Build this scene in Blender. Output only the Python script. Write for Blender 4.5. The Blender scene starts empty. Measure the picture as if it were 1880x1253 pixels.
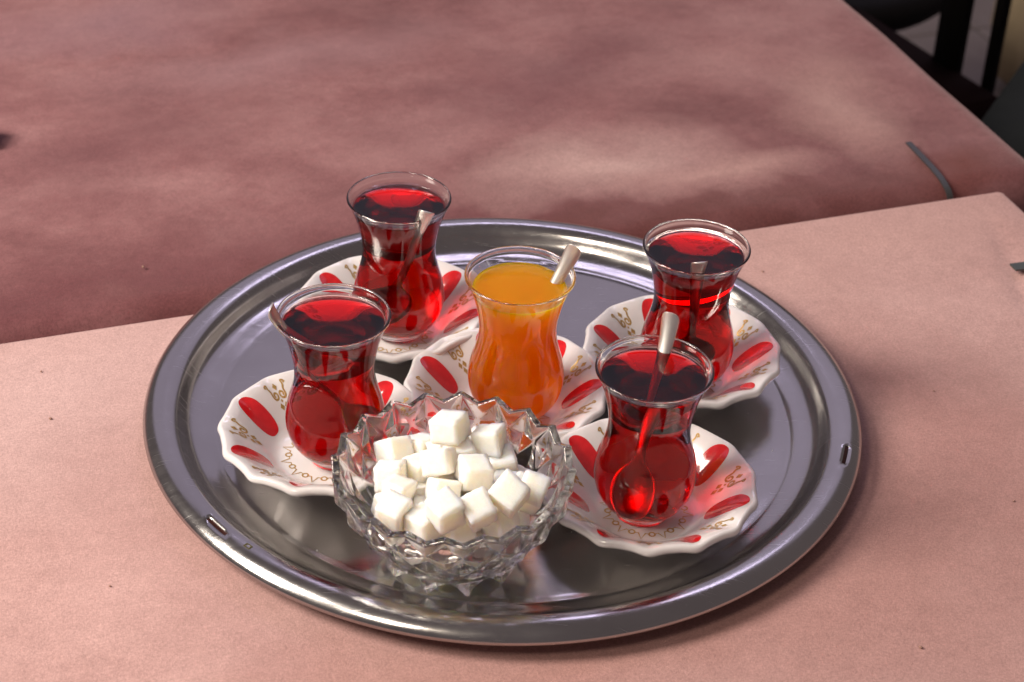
import bpy, bmesh, math, random
from mathutils import Vector, Matrix, Quaternion
PI = math.pi
S = bpy.context.scene
COL = S.collection
rnd = random.Random(7)

# ---------------------------------------------------------------- camera
cd = bpy.data.cameras.new("camera")
cam = bpy.data.objects.new("camera", cd); COL.objects.link(cam)
Rc, Uc, Fc = Vector((0.9983, 0.0471, 0.0344)), Vector((-0.0549, 0.5604, 0.8264)), Vector((-0.0196, 0.8269, -0.5620))
Rc.normalize(); Fc = (Fc - Rc * Rc.dot(Fc)).normalized(); Uc = Rc.cross(Fc)
cam.matrix_world = Matrix(((Rc.x, Uc.x, -Fc.x, 0.0233), (Rc.y, Uc.y, -Fc.y, -0.8775), (Rc.z, Uc.z, -Fc.z, 0.6498), (0, 0, 0, 1)))
cd.sensor_width = 36.0
cd.lens = 3525.82 / 1880 * 36
cd.clip_start, cd.clip_end = 0.05, 60
cd.dof.use_dof = True
cd.dof.focus_distance = 1.02
cd.dof.aperture_fstop = 13
S.camera = cam

# ---------------------------------------------------------------- light
S.view_settings.view_transform = 'Standard'
S.view_settings.look = 'None'
S.view_settings.exposure = 0.12
S.view_settings.gamma = 1.0
W = bpy.data.worlds.new("World"); S.world = W; W.use_nodes = True
W.node_tree.nodes['Background'].inputs['Color'].default_value = (0.30, 0.245, 0.25, 1)
W.node_tree.nodes['Background'].inputs['Strength'].default_value = 0.50


def area(name, loc, target, sx, sy, power, color):
    l = bpy.data.lights.new(name, 'AREA'); l.shape = 'RECTANGLE'; l.size = sx; l.size_y = sy
    l.energy = power; l.color = color
    o = bpy.data.objects.new(name, l); COL.objects.link(o); o.location = loc
    o.rotation_euler = (Vector(target) - Vector(loc)).to_track_quat('-Z', 'Y').to_euler()
    return o


area("terrace_daylight", (-0.3, 2.9, 2.15), (-0.3, 0, 0.3), 5.0, 2.6, 15, (0.80, 0.71, 1.0))
area("high_window", (0.3, 2.2, 2.9), (0, 0, 0), 1.8, 0.2, 9, (0.78, 0.70, 1.0))
area("warm_window", (-1.55, -0.35, 1.40), (0, 0, 0), 0.65, 0.95, 62, (1.0, 0.90, 0.79))
area("front_window", (-0.95, -1.35, 1.95), (0, 0, 0), 0.5, 0.5, 16, (1.0, 0.87, 0.72))

S.cycles.use_denoising = True
S.cycles.max_bounces = 28
S.cycles.transmission_bounces = 24
S.cycles.transparent_max_bounces = 24
S.cycles.glossy_bounces = 10
S.cycles.diffuse_bounces = 5
S.cycles.volume_bounces = 8
S.cycles.caustics_refractive = True
S.cycles.caustics_reflective = True
S.cycles.blur_glossy = 0.2
S.cycles.sample_clamp_indirect = 8.0

# ---------------------------------------------------------------- helpers


def link(name, me, mat=None, parent=None, smooth=True):
    if me.users == 0 and smooth:
        for p in me.polygons: p.use_smooth = True
    if mat is not None and not me.materials: me.materials.append(mat)
    o = bpy.data.objects.new(name, me); COL.objects.link(o)
    if parent is not None: o.parent = parent
    return o


def mesh(name, v, f):
    me = bpy.data.meshes.new(name); me.from_pydata([tuple(q) for q in v], [], f); me.update(); return me


def tag(o, label=None, cat=None, group=None, kind=None):
    if label: o['label'] = label
    if cat: o['category'] = cat
    if group: o['group'] = group
    if kind: o['kind'] = kind
    return o


def thing(name, label, cat, loc=(0, 0, 0), rz=0.0, group=None):
    o = bpy.data.objects.new(name, None); COL.objects.link(o); o.empty_display_size = 0.01
    o.location = loc; o.rotation_euler = (0, 0, rz)
    return tag(o, label, cat, group)


def lathe(prof, n=96, name="lathe"):
    """closed or open profile of (r, z); r == 0 ends become poles"""
    v, rows = [], []
    for r, z in prof:
        if r < 1e-7: rows.append([len(v)]); v.append((0, 0, z))
        else:
            rows.append(list(range(len(v), len(v) + n)))
            v += [(r * math.cos(2 * PI * i / n), r * math.sin(2 * PI * i / n), z) for i in range(n)]
    f = []
    for a, b in zip(rows, rows[1:]):
        for i in range(n):
            j = (i + 1) % n
            if len(a) == 1 and len(b) == 1: continue
            if len(a) == 1: f.append((a[0], b[j], b[i]))
            elif len(b) == 1: f.append((a[i], a[j], b[0]))
            else: f.append((a[i], a[j], b[j], b[i]))
    return mesh(name, v, f)


def spline(pts, k=6):
    out = []
    P = [Vector(p) for p in pts]
    for i in range(len(P) - 1):
        p0 = P[i - 1] if i else P[0] * 2 - P[1]
        p3 = P[i + 2] if i + 2 < len(P) else P[-1] * 2 - P[-2]
        for s in range(k):
            t = s / k
            out.append(0.5 * (2 * P[i] + (P[i + 1] - p0) * t + (2 * p0 - 5 * P[i] + 4 * P[i + 1] - p3) * t * t + (3 * P[i] - 3 * P[i + 1] + p3 - p0) * t ** 3))
    out.append(P[-1].copy())
    return out


def box_mesh(x0, x1, y0, y1, z0, z1, bev=0.0, seg=2, name="box"):
    bm = bmesh.new()
    bmesh.ops.create_cube(bm, size=1)
    for q in bm.verts:
        q.co = Vector((x0 + (q.co.x + .5) * (x1 - x0), y0 + (q.co.y + .5) * (y1 - y0), z0 + (q.co.z + .5) * (z1 - z0)))
    if bev: bmesh.ops.bevel(bm, geom=bm.edges[:], offset=bev, segments=seg, profile=.5, affect='EDGES')
    me = bpy.data.meshes.new(name); bm.to_mesh(me); bm.free(); return me


def tube_mesh(pts, r, n=10, name="tube"):
    v, f = [], []
    P = [Vector(p) for p in pts]
    rr = r if isinstance(r, (list, tuple)) else [r] * len(P)
    up = Vector((0.13, 0.2, 1)).normalized()
    for i, p in enumerate(P):
        t = (P[min(i + 1, len(P) - 1)] - P[max(i - 1, 0)]).normalized()
        a = t.cross(up)
        if a.length < 1e-3: a = t.cross(Vector((1, 0, 0)))
        a.normalize(); b = t.cross(a)
        v += [p + a * math.cos(2 * PI * k / n) * rr[i] + b * math.sin(2 * PI * k / n) * rr[i] for k in range(n)]
    for i in range(len(P) - 1):
        for k in range(n):
            j = (k + 1) % n
            f.append((i * n + k, i * n + j, (i + 1) * n + j, (i + 1) * n + k))
    f.append(tuple(range(n))[::-1]); f.append(tuple(range((len(P) - 1) * n, len(P) * n)))
    return mesh(name, v, f)


# ---------------------------------------------------------------- materials
class NT:
    def __init__(s, name):
        s.m = bpy.data.materials.new(name); s.m.use_nodes = True
        s.t = s.m.node_tree; s.n = s.t.nodes; s.p = s.n['Principled BSDF']; s.out = s.n['Material Output']
        s.tc = None

    def node(s, typ, **kw):
        o = s.n.new(typ)
        for k, v in kw.items():
            if hasattr(o, k): setattr(o, k, v)
            else: o.inputs[k.replace('_', ' ')].default_value = v
        return o

    def link(s, a, b): s.t.links.new(a, b)

    def coord(s, scale=(1, 1, 1)):
        if s.tc is None: s.tc = s.node('ShaderNodeTexCoord')
        mp = s.node('ShaderNodeMapping'); mp.inputs['Scale'].default_value = scale
        s.link(s.tc.outputs['Object'], mp.inputs['Vector']); return mp.outputs['Vector']

    def noise(s, scale, detail=3, rough=.55, stretch=(1, 1, 1)):
        o = s.node('ShaderNodeTexNoise'); o.inputs['Scale'].default_value = scale
        o.inputs['Detail'].default_value = detail; o.inputs['Roughness'].default_value = rough
        s.link(s.coord(stretch), o.inputs['Vector']); return o.outputs['Fac']

    def ramp(s, fac, stops):
        r = s.node('ShaderNodeValToRGB'); e = r.color_ramp.elements
        while len(e) < len(stops): e.new(.5)
        for q, (pos, c) in zip(e, stops):
            q.position = pos; q.color = (*c, 1) if len(c) == 3 else c
        s.link(fac, r.inputs['Fac']); return r.outputs['Color']

    def mix(s, a, b, fac, blend='MIX'):
        m = s.node('ShaderNodeMix'); m.data_type = 'RGBA'; m.blend_type = blend
        for v, i in ((a, 6), (b, 7)):
            if isinstance(v, tuple): m.inputs[i].default_value = (*v, 1)
            else: s.link(v, m.inputs[i])
        if isinstance(fac, (int, float)): m.inputs[0].default_value = fac
        else: s.link(fac, m.inputs[0])
        return m.outputs[2]

    def math(s, op, a, b=0.0):
        m = s.node('ShaderNodeMath'); m.operation = op
        for v, i in ((a, 0), (b, 1)):
            if isinstance(v, (int, float)): m.inputs[i].default_value = v
            else: s.link(v, m.inputs[i])
        return m.outputs[0]

    def maprange(s, fac, a, b, c, d):
        m = s.node('ShaderNodeMapRange')
        for k, v in zip(('From Min', 'From Max', 'To Min', 'To Max'), (a, b, c, d)): m.inputs[k].default_value = v
        s.link(fac, m.inputs['Value']); return m.outputs['Result']

    def bump(s, h, strength, dist, normal=None):
        b = s.node('ShaderNodeBump'); b.inputs['Strength'].default_value = strength; b.inputs['Distance'].default_value = dist
        s.link(h, b.inputs['Height'])
        if normal is not None: s.link(normal, b.inputs['Normal'])
        s.link(b.outputs['Normal'], s.p.inputs['Normal']); return b.outputs['Normal']

    def set(s, **kw):
        for k, v in kw.items():
            k = k.replace('_', ' ')
            if isinstance(v, tuple) and len(v) == 3 and 'Radius' not in k: v = (*v, 1)
            s.p.inputs[k].default_value = v
        return s


def velvet(name, dark, mid, light, patch, seed, blobs=(), sheen=.55):
    m = NT(name)
    big = m.noise(3.6, 6, .6, (1.0, 1.4, 1)); med = m.noise(19, 9, .68, (1, 1.2, 1)); tiny = m.noise(640, 3, .75)
    grain = m.noise(1100, 2, .7)
    h = m.math('ADD', m.math('MULTIPLY', big, 1 - patch * .62), m.math('MULTIPLY', med, patch * .62))
    c = m.ramp(h, [(.33, dark), (.5, mid), (.68, light)])
    for (bx, by, sx, sy, ang, col, amt) in blobs:       # paler and darker patches, such as brushed or worn nap and painted seam shade
        mp = m.node('ShaderNodeMapping'); mp.vector_type = 'TEXTURE'
        mp.inputs['Location'].default_value = (bx, by, 0); mp.inputs['Rotation'].default_value = (0, 0, ang)
        mp.inputs['Scale'].default_value = (sx, sy, 10)
        wob = m.node('ShaderNodeVectorMath'); wob.operation = 'ADD'
        nz = m.node('ShaderNodeTexNoise'); nz.inputs['Scale'].default_value = 11; nz.inputs['Detail'].default_value = 7
        m.link(m.coord(), nz.inputs['Vector'])
        sc = m.node('ShaderNodeVectorMath'); sc.operation = 'SCALE'; sc.inputs['Scale'].default_value = .12
        m.link(nz.outputs['Color'], sc.inputs[0]); m.link(m.coord(), wob.inputs[0]); m.link(sc.outputs[0], wob.inputs[1])
        sub = m.node('ShaderNodeVectorMath'); sub.operation = 'SUBTRACT'; sub.inputs[1].default_value = (.06, .06, .06)
        m.link(wob.outputs[0], sub.inputs[0]); m.link(sub.outputs[0], mp.inputs['Vector'])
        ln = m.node('ShaderNodeVectorMath'); ln.operation = 'LENGTH'; m.link(mp.outputs[0], ln.inputs[0])
        fac = m.maprange(ln.outputs['Value'], 0.1, 1.1, amt, 0.0)
        c = m.mix(c, col, fac)
    fleck = m.noise(150, 5, .75)
    spk = m.math('MULTIPLY', m.maprange(tiny, .3, .7, .80, 1.18), m.maprange(fleck, .3, .7, .90, 1.09))
    cc = m.node('ShaderNodeVectorMath'); cc.operation = 'SCALE'; m.link(c, cc.inputs[0]); m.link(spk, cc.inputs['Scale'])
    m.link(cc.outputs[0], m.p.inputs['Base Color'])
    m.set(Roughness=.85, Sheen_Weight=sheen, Sheen_Roughness=.45, Sheen_Tint=(.95, .72, .70), Specular_IOR_Level=.15)
    n1 = m.bump(grain, .55, .0006)
    m.bump(tiny, .22, .0008, n1)
    return m.m


def simple(name, col, rough=.5, metal=0.0, nscale=40, var=.15, **kw):
    m = NT(name); f = m.noise(nscale, 4, .6)
    lo = tuple(c * (1 - var) for c in col); hi = tuple(min(1, c * (1 + var)) for c in col)
    m.link(m.ramp(f, [(.3, lo), (.7, hi)]), m.p.inputs['Base Color'])
    m.set(Roughness=rough, Metallic=metal, **kw); return m.m

# ================================================================ SETTING
A = math.radians(21.6)                     # the tables stand turned against the tray
UD, VD = Vector((math.cos(A), math.sin(A), 0)), Vector((-math.sin(A), math.cos(A), 0))


def uv(u, v, z=0.0): return UD * u + VD * v + Vector((0, 0, z))


FLOOR_Z = -0.75
m = NT('floor_tile'); nz = m.noise(6, 5, .6)
m.link(m.ramp(nz, [(.3, (.15, .12, .112)), (.7, (.22, .185, .175))]), m.p.inputs['Base Color'])
m.set(Roughness=.45); TILE = m.m
GROUT = simple('grout', (.05, .04, .038), .9)
fl = link('floor', box_mesh(-3, 4, -2, 6, FLOOR_Z - .05, FLOOR_Z - .004), GROUT, smooth=False); tag(fl, kind='structure')
tile_me = box_mesh(-.1475, .1475, -.1475, .1475, -.02, 0, .002, 1, 'tile')
for i in range(-1, 6):
    for j in range(2, 13):
        t = link('tile', tile_me, TILE, fl, smooth=False)
        q = uv(.15 + i * .30, .15 + j * .30, FLOOR_Z + rnd.uniform(-.0004, .0004)); t.location = q; t.rotation_euler = (0, 0, A)

V_NEAR = velvet('rose_velvet_near', (.37, .212, .196), (.455, .275, .255), (.55, .345, .322), .6, 1, blobs=(  # broad tone patches: paler at the left and back, darker in front and right
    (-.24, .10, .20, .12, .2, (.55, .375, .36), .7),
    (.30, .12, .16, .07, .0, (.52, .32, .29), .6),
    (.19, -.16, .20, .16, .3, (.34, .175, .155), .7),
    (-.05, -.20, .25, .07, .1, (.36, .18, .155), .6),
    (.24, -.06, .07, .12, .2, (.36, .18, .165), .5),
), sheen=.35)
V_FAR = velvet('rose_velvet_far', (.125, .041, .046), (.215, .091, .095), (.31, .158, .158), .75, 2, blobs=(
    (-.16, .205, .36, .06, .0, (.115, .032, .038), .85),  # left seam band: shade of the rounded edge and combed nap, painted dark
    (.16, .185, .40, .026, .0, (.105, .030, .028), .85),  # right seam band: the same edge shade put into the colour
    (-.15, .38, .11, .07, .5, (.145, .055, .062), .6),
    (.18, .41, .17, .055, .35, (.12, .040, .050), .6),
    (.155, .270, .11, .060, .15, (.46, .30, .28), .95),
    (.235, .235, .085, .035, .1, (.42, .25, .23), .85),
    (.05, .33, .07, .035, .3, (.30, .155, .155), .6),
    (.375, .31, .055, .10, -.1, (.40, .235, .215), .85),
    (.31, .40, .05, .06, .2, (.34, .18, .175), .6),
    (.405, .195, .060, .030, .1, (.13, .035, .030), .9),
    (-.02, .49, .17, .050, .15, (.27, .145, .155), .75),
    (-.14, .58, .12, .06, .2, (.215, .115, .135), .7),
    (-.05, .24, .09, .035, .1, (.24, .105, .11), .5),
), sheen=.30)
DARKWOOD = simple('dark_wood', (.018, .011, .010), .5, nscale=20)


def cloth_mesh(u0, u1, v0, v1, rad, drop, nu, nv, disp, name):
    """a cloth pulled over a table top: folds down at each edge with radius rad"""
    def axis(a0, a1, n):
        o = []
        for k in range(7): o.append((a0, -drop * (1 - k / 6) - rad) if k < 6 else (a0, -rad))
        for k in range(1, 9):
            t = k / 8 * PI / 2; o.append((a0 + rad * (1 - math.cos(t)), -rad + rad * math.sin(t)))
        for k in range(1, n): o.append((a0 + rad + (a1 - a0 - 2 * rad) * k / n, 0))
        for k in range(8, -1, -1):
            t = k / 8 * PI / 2; o.append((a1 - rad * (1 - math.cos(t)), -rad + rad * math.sin(t)))
        for k in range(1, 7): o.append((a1, -rad - drop * k / 6))
        return o
    U, Vv = axis(u0, u1, nu), axis(v0, v1, nv)
    verts = []
    for (v, zv) in Vv:
        for (u, zu) in U:
            z = max(zu + zv, -drop - rad)
            x, y = u, v
            if zu < 0 and zv < 0:                     # soften the corner
                cu, cv = (u0 + u1) / 2, (v0 + v1) / 2
                k = min(1, min(-zu, -zv) / rad) * rad * .5
                x += math.copysign(k, cu - u); y += math.copysign(k, cv - v); z = max(z, -drop - rad)
            z += disp(u, v)
            verts.append((x, y, z))
    n = len(U); f = [(j * n + i, j * n + i + 1, (j + 1) * n + i + 1, (j + 1) * n + i) for j in range(len(Vv) - 1) for i in range(n - 1)]
    return mesh(name, verts, f)


def wave(u, v, s):
    return .0006 * math.sin(u * 23 + s) * math.sin(v * 31 + 2 * s) + .0004 * math.sin(u * 61 + v * 47 + s)


def near_disp(u, v):
    # a pulled fold that runs to the clip on the right edge
    a, b = Vector((.388, .112)), Vector((.357, .020))
    # points given in table coordinates
    p = Vector((u, v)); ab = b - a; t = max(0, min(1, (p - a).dot(ab) / ab.length_squared)); d = (p - a - ab * t)
    dist = d.length; side = 1 if d.x > 0 else -1
    fold = -.0034 * math.exp(-(dist / .006) ** 2) * (0.3 + .7 * t) + .0020 * math.exp(-((dist - .013) / .008) ** 2) * (0.3 + .7 * t) * (side > 0)
    k = min(1, max(0, min(.4186 - u, .1575 - v)) / .02)
    return wave(u, v, 1) * k * .35 * (1 if (Vector((u, v)) - Vector((-.03, 0))).length > .24 else .0) + fold


def far_disp(u, v): return wave(u, v, 4) * .8


def table(label, u0, u1, v0, v1, z, mat, rad, disp, nu, nv):
    t = thing('covered_table', label, 'table', uv((u0 + u1) / 2, (v0 + v1) / 2, FLOOR_Z), A, 'velvet covered tables')
    cu, cv = (u0 + u1) / 2, (v0 + v1) / 2
    me = cloth_mesh(u0, u1, v0, v1, rad, .05, nu, nv, disp, 'tablecloth')
    me.transform(Matrix.Translation((-cu, -cv, z - FLOOR_Z)))
    # keep the texture in table coordinates: mesh origin is moved by a child offset instead
    me.transform(Matrix.Translation((cu, cv, 0)))
    c = link('velvet_cover', me, mat, t); c.location = (-cu, -cv, 0)
    H = z - FLOOR_Z
    top = link('tabletop', box_mesh(u0 - cu + .004, u1 - cu - .004, v0 - cv + .004, v1 - cv - .004, H - .03, H - .012, .002), DARKWOOD, t, smooth=False)
    leg = box_mesh(-.025, .025, -.025, .025, 0, H - .031, .003, 1, 'leg')
    for sx in (-1, 1):
        for sy in (-1, 1):
            l = link('leg', leg, DARKWOOD, t, smooth=False); l.location = (sx * ((u1 - u0) / 2 - .05), sy * ((v1 - v0) / 2 - .05), 0)
    return t


table('near table under pale rose velvet, carrying the round steel tray', -.95, .4186, -.62, .1575, 0.0, V_NEAR, .006, near_disp, 220, 130)
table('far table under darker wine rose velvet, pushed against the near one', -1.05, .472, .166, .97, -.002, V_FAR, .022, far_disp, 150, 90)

# ---- steel cloth clips
STEEL = NT('clip_steel'); STEEL.set(Base_Color=(.11, .108, .108), Metallic=.8, Roughness=.5); STEEL = STEEL.m
GREYP = simple('clip_dark', (.05, .06, .055), .4)


def clip(name, label, base, ang, length, w, mat):
    """spring clip bent round the table edge: top tongue, bend, lower tongue; +x runs onto the table"""
    pts = [(length, 0.0018), (length * .7, .0010), (.024, .0000), (.010, -.0022), (-.001, -.0080), (-.004, -.022), (.002, -.028), (.03, -.029)]
    P = spline([(x, 0, z) for x, z in pts], 5)
    v, f = [], []
    for i, q in enumerate(P):
        t = (P[min(i + 1, len(P) - 1)] - P[max(i - 1, 0)]).normalized(); nrm = Vector((-t.z, 0, t.x)) * .0006
        for s, y in ((1, -w), (1, w), (-1, w), (-1, -w)): v.append((q.x + s * nrm.x, y, q.z + s * nrm.z))
    for i in range(len(P) - 1):
        for k in range(4): f.append((i * 4 + k, i * 4 + (k + 1) % 4, (i + 1) * 4 + (k + 1) % 4, (i + 1) * 4 + k))
    f.append((3, 2, 1, 0)); e = (len(P) - 1) * 4; f.append((e, e + 1, e + 2, e + 3))
    o = link(name, mesh(name, v, f), mat, smooth=False); o.location = base; o.rotation_euler = (0, 0, ang)
    return tag(o, label, 'clip', 'tablecloth clips')


clip('tablecloth_clip', 'grey steel clip bent over the near edge of the far table, at the seam', uv(.3845, .169, .0005), A + PI / 2, .062, .0022, STEEL)
clip('tablecloth_clip', 'dark clip tip holding the pale velvet at the right edge of the near table', uv(.4186, .0590, .0015), A + PI, .052, .004, GREYP)
bb = link('rubber_foot', box_mesh(-.012, .012, -.012, .012, 0, .012, .004, 3), GREYP)
bb.location = (-.3815, .290, .0); tag(bb, 'small black rubber foot lying at the left edge of the far table', 'rubber foot')

# ---- background furniture
SEATRED = simple('seat_red', (.012, .0012, .002), .8, Specular_IOR_Level=.1)
BLACK = simple('black_paint', (.004, .003, .003), .6, Specular_IOR_Level=.15)
ch = thing('chair', 'black slatted chair with dark red seat behind the far table', 'chair', (0, 0, FLOOR_Z))
e0, e1 = Vector((0.433, 1.173)), Vector((0.507, 1.049)); ed = (e1 - e0).normalized(); inn = Vector((-ed.y, ed.x)) * -1
if inn.y > 0: inn = -inn
SZ = .45


def prism(poly, z0, z1, name):
    n = len(poly); v = [(x, y, z0) for x, y in poly] + [(x, y, z1) for x, y in poly]
    f = [tuple(range(n))[::-1], tuple(range(n, 2 * n))] + [(i, (i + 1) % n, n + (i + 1) % n, n + i) for i in range(n)]
    me = mesh(name, v, f); bm = bmesh.new(); bm.from_mesh(me); bmesh.ops.recalc_face_normals(bm, faces=bm.faces)
    bmesh.ops.bevel(bm, geom=bm.edges[:], offset=.004, segments=2, affect='EDGES'); bm.to_mesh(me); bm.free(); return me


s0 = e0 - ed * .22
link('seat', prism([s0, e1, e1 + inn * .38, s0 + inn * .38], SZ - .05, SZ, 'seat'), SEATRED, ch)
for q in (s0 + ed * .02 + inn * .02, e1 - ed * .02 + inn * .02, e1 - ed * .02 + inn * .34, s0 + ed * .02 + inn * .34):
    link('leg', prism([q + Vector((a, b)) for a, b in ((-.018, -.018), (.018, -.018), (.018, .018), (-.018, .018))], 0, SZ - .052, 'leg'), BLACK, ch)
for c_, w in ((Vector((.449, 1.125)), .019), (Vector((.4905, 1.088)), .0055), (s0 + ed * .02, .016)):
    link('back_slat', prism([c_ - ed * w, c_ + ed * w, c_ + ed * w - inn * .02, c_ - ed * w - inn * .02], SZ - .02, SZ + .42, 'slat'), BLACK, ch)
c_ = Vector((.449, 1.125))
link('top_rail', prism([s0 + inn * .001, e1 + inn * .001, e1 - inn * .021, s0 - inn * .021], SZ + .425, SZ + .48, 'rail'), BLACK, ch)

st = thing('stool', 'round black stool half hidden by the corner of the far table', 'stool', (.322, 1.455, FLOOR_Z))
link('seat', lathe([(0, .41), (.19, .41), (.2, .42), (.2, .44), (.185, .452), (0, .455)], 48), BLACK, st)
for k in range(4):
    a = PI / 4 + k * PI / 2
    link('leg', tube_mesh([(.11 * math.cos(a), .11 * math.sin(a), .41), (.16 * math.cos(a), .16 * math.sin(a), 0)], .014), BLACK, st)

ac = thing('armchair', 'black armchair with a slanting padded arm at the right edge', 'armchair', (0, 0, FLOOR_Z))
# slanting arm: runs from low at the table edge to the far right
p0, p1 = Vector((.4202, .7172, .62)), Vector((.4546, .7903, .62))
d_ = (p1 - p0).normalized(); n_ = Vector((d_.y, -d_.x, 0))
v = [p0 - d_ * .2, p1 + d_ * .3, p1 + d_ * .3 + n_ * .10, p0 - d_ * .2 + n_ * .10]
link('arm', prism([q.xy for q in v], .50, .62, 'arm'), simple('black_leather', (.008, .010, .009), .6, Specular_IOR_Level=.2), ac)
v2 = [p0 - d_ * .15 + n_ * .101, p1 + d_ * .25 + n_ * .101, p1 + d_ * .25 + n_ * .6, p0 - d_ * .15 + n_ * .6]
link('seat', prism([q.xy for q in v2], .25, .44, 'seat'), BLACK, ac)
link('base', prism([q.xy for q in (v[0] + n_ * .01, v[1] + n_ * .01, v2[2], v2[3])], .02, .248, 'base'), BLACK, ac)

bag = lathe([(0, 0), (.10, .002), (.14, .03), (.155, .10), (.15, .22), (.12, .32), (.07, .37), (0, .38)], 40, 'bag')
for q in bag.vertices:
    a = math.atan2(q.co.y, q.co.x); k = 1 + .06 * math.sin(5 * a + q.co.z * 9) + .04 * math.sin(11 * a); q.co.x *= k; q.co.y *= k * .7
o = link('cloth_bag', bag, simple('cream_cloth', (.42, .33, .20), .8, nscale=9)); o.location = (.860, 2.02, FLOOR_Z + .003); o.rotation_euler = (0, 0, .4)
tag(o, 'cream cloth bag standing on the tiled floor beyond the chairs', 'bag')

# ================================================================ TRAY
TZ = .004
m = NT('tray_steel')
br = m.noise(30, 4, .65, (1, 14, 1)); fine = m.noise(260, 3, .7, (1, 9, 1)); cloudy = m.noise(9, 4, .6); sm = m.noise(34, 5, .7)
m.link(m.ramp(cloudy, [(.3, (.38, .366, .358)), (.7, (.45, .436, .427))]), m.p.inputs['Base Color'])
r1 = m.maprange(sm, .35, .7, .14, .23); r2 = m.maprange(br, .3, .7, -.02, .03)
m.link(m.math('ADD', r1, r2), m.p.inputs['Roughness'])
m.set(Metallic=1.0)
m.bump(fine, .12, .0002)
TRAYM = m.m
_b = [n for n in m.n if n.bl_idname == 'ShaderNodeBump'][-1]
for _ang, _sc in ((.4, 30), (1.3, 42), (2.3, 36)):     # sparse hairline scratches
    _mp = m.node('ShaderNodeMapping'); _mp.inputs['Rotation'].default_value = (0, 0, _ang); _mp.inputs['Scale'].default_value = (1, 45, 1)
    m.link(m.tc.outputs['Object'], _mp.inputs['Vector'])
    _n = m.node('ShaderNodeTexNoise'); _n.inputs['Scale'].default_value = _sc; _n.inputs['Detail'].default_value = 2
    m.link(_mp.outputs[0], _n.inputs['Vector'])
    _f = m.maprange(_n.outputs['Fac'], .70, .76, 0, 1)
    _r = m.p.inputs['Roughness'].links[0].from_socket
    m.link(m.math('ADD', _r, m.math('MULTIPLY', _f, .12)), m.p.inputs['Roughness'])

prof = [(0, TZ)] + [(r, TZ) for r in (.03, .06, .09, .12, .14, .150, .156, .1585)] + \
       [(.1598, TZ - .0004), (.1610, TZ - .0004), (.1622, TZ - .0000), (.1640, TZ + .0006), (.168, TZ + .0011), (.172, TZ + .0020), (.1752, TZ + .0036),
        (.1775, TZ + .0062), (.1792, TZ + .0088), (.1805, TZ + .0107), (.1818, TZ + .0121), (.1834, TZ + .0132), (.1854, TZ + .0140), (.1880, TZ + .0144), (.1906, TZ + .0143),
        (.1926, TZ + .0139), (.1948, TZ + .0131), (.1968, TZ + .0120), (.1984, TZ + .0106), (.1995, TZ + .0092), (.2000, TZ + .0078),
        (.1996, TZ + .0069), (.1986, TZ + .0065), (.1976, TZ + .0070), (.1973, TZ + .0078)]
NA = 360
holes = []
for ang in (-12.4, -136.3): holes.append(ang % 360)


def in_hole(k, r0, r1):
    a = (k + .5) * 360 / NA
    return any(abs((a - h + 180) % 360 - 180) < 2.4 for h in holes) and r0 >= .1905 and r1 <= .1927


tv = [(0, 0, TZ)]; tf = []
rng_ = random.Random(3)
wob = [(rng_.uniform(0, 6.28), rng_.uniform(.2, 1)) for _ in range(5)]
for (r, z) in prof[1:]:
    for i in range(NA):
        a = 2 * PI * i / NA
        dz = sum(w * math.sin((n + 2) * a + p) for n, (p, w) in enumerate(wob)) * .00008 * max(0, (r - .16) / .04)
        dent = 0.0
        for h in holes:                               # metal pushed up round the slots
            da = abs((math.degrees(a) - h + 180) % 360 - 180)
            if da < 4 and r > .186: dent += .0004 * math.exp(-((da - 2.7) / .8) ** 2) * math.exp(-((r - .1915) / .003) ** 2)
        tv.append((r * math.cos(a), r * math.sin(a), z + dz + dent))
for i in range(NA): tf.append((0, 1 + i, 1 + (i + 1) % NA))
for k in range(len(prof) - 2):
    for i in range(NA):
        if in_hole(i, prof[k + 1][0], prof[k + 2][0]): continue
        a, b = 1 + k * NA, 1 + (k + 1) * NA; j = (i + 1) % NA
        tf.append((a + i, b + i, b + j, a + j))
tray = thing('serving_tray', 'large round brushed steel serving tray with a rolled rim and slot handles', 'tray', (-.0008, .0008, 0))
tray.scale = (1.005, .995, 1)
tb = link('tray_body', mesh('tray', tv, tf), TRAYM, tray)
so = tb.modifiers.new('s', 'SOLIDIFY'); so.thickness = .0009; so.offset = -1
# tiny stamped mark on the rim, front left
a = math.radians(-129.6); mk = []
for (x0, x1, y0, y1) in ((-.0022, -.0012, -.0014, .0014), (.0012, .0022, -.0014, .0014), (-.0012, .0012, -.0014, -.0008), (-.0012, .0012, .0008, .0014)):
    mk.append(box_mesh(x0, x1, y0, y1, 0, .00012))
bm = bmesh.new()
for q in mk: bm.from_mesh(q)
me = bpy.data.meshes.new('mark'); bm.to_mesh(me); bm.free()
o = link('stamped_mark', me, simple('mark', (.10, .085, .03), .5, .6), tray, smooth=False); o.location = (.1895 * math.cos(a), .1895 * math.sin(a), TZ + .0145); o.rotation_euler = (0, 0, a + PI / 2)

# ================================================================ SAUCERS
SR, NP_ = .0555, 7


def scallop(a): return .65 + .5 * math.cos(2 * a * NP_) + .10 * math.cos(4 * a * NP_)


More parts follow.
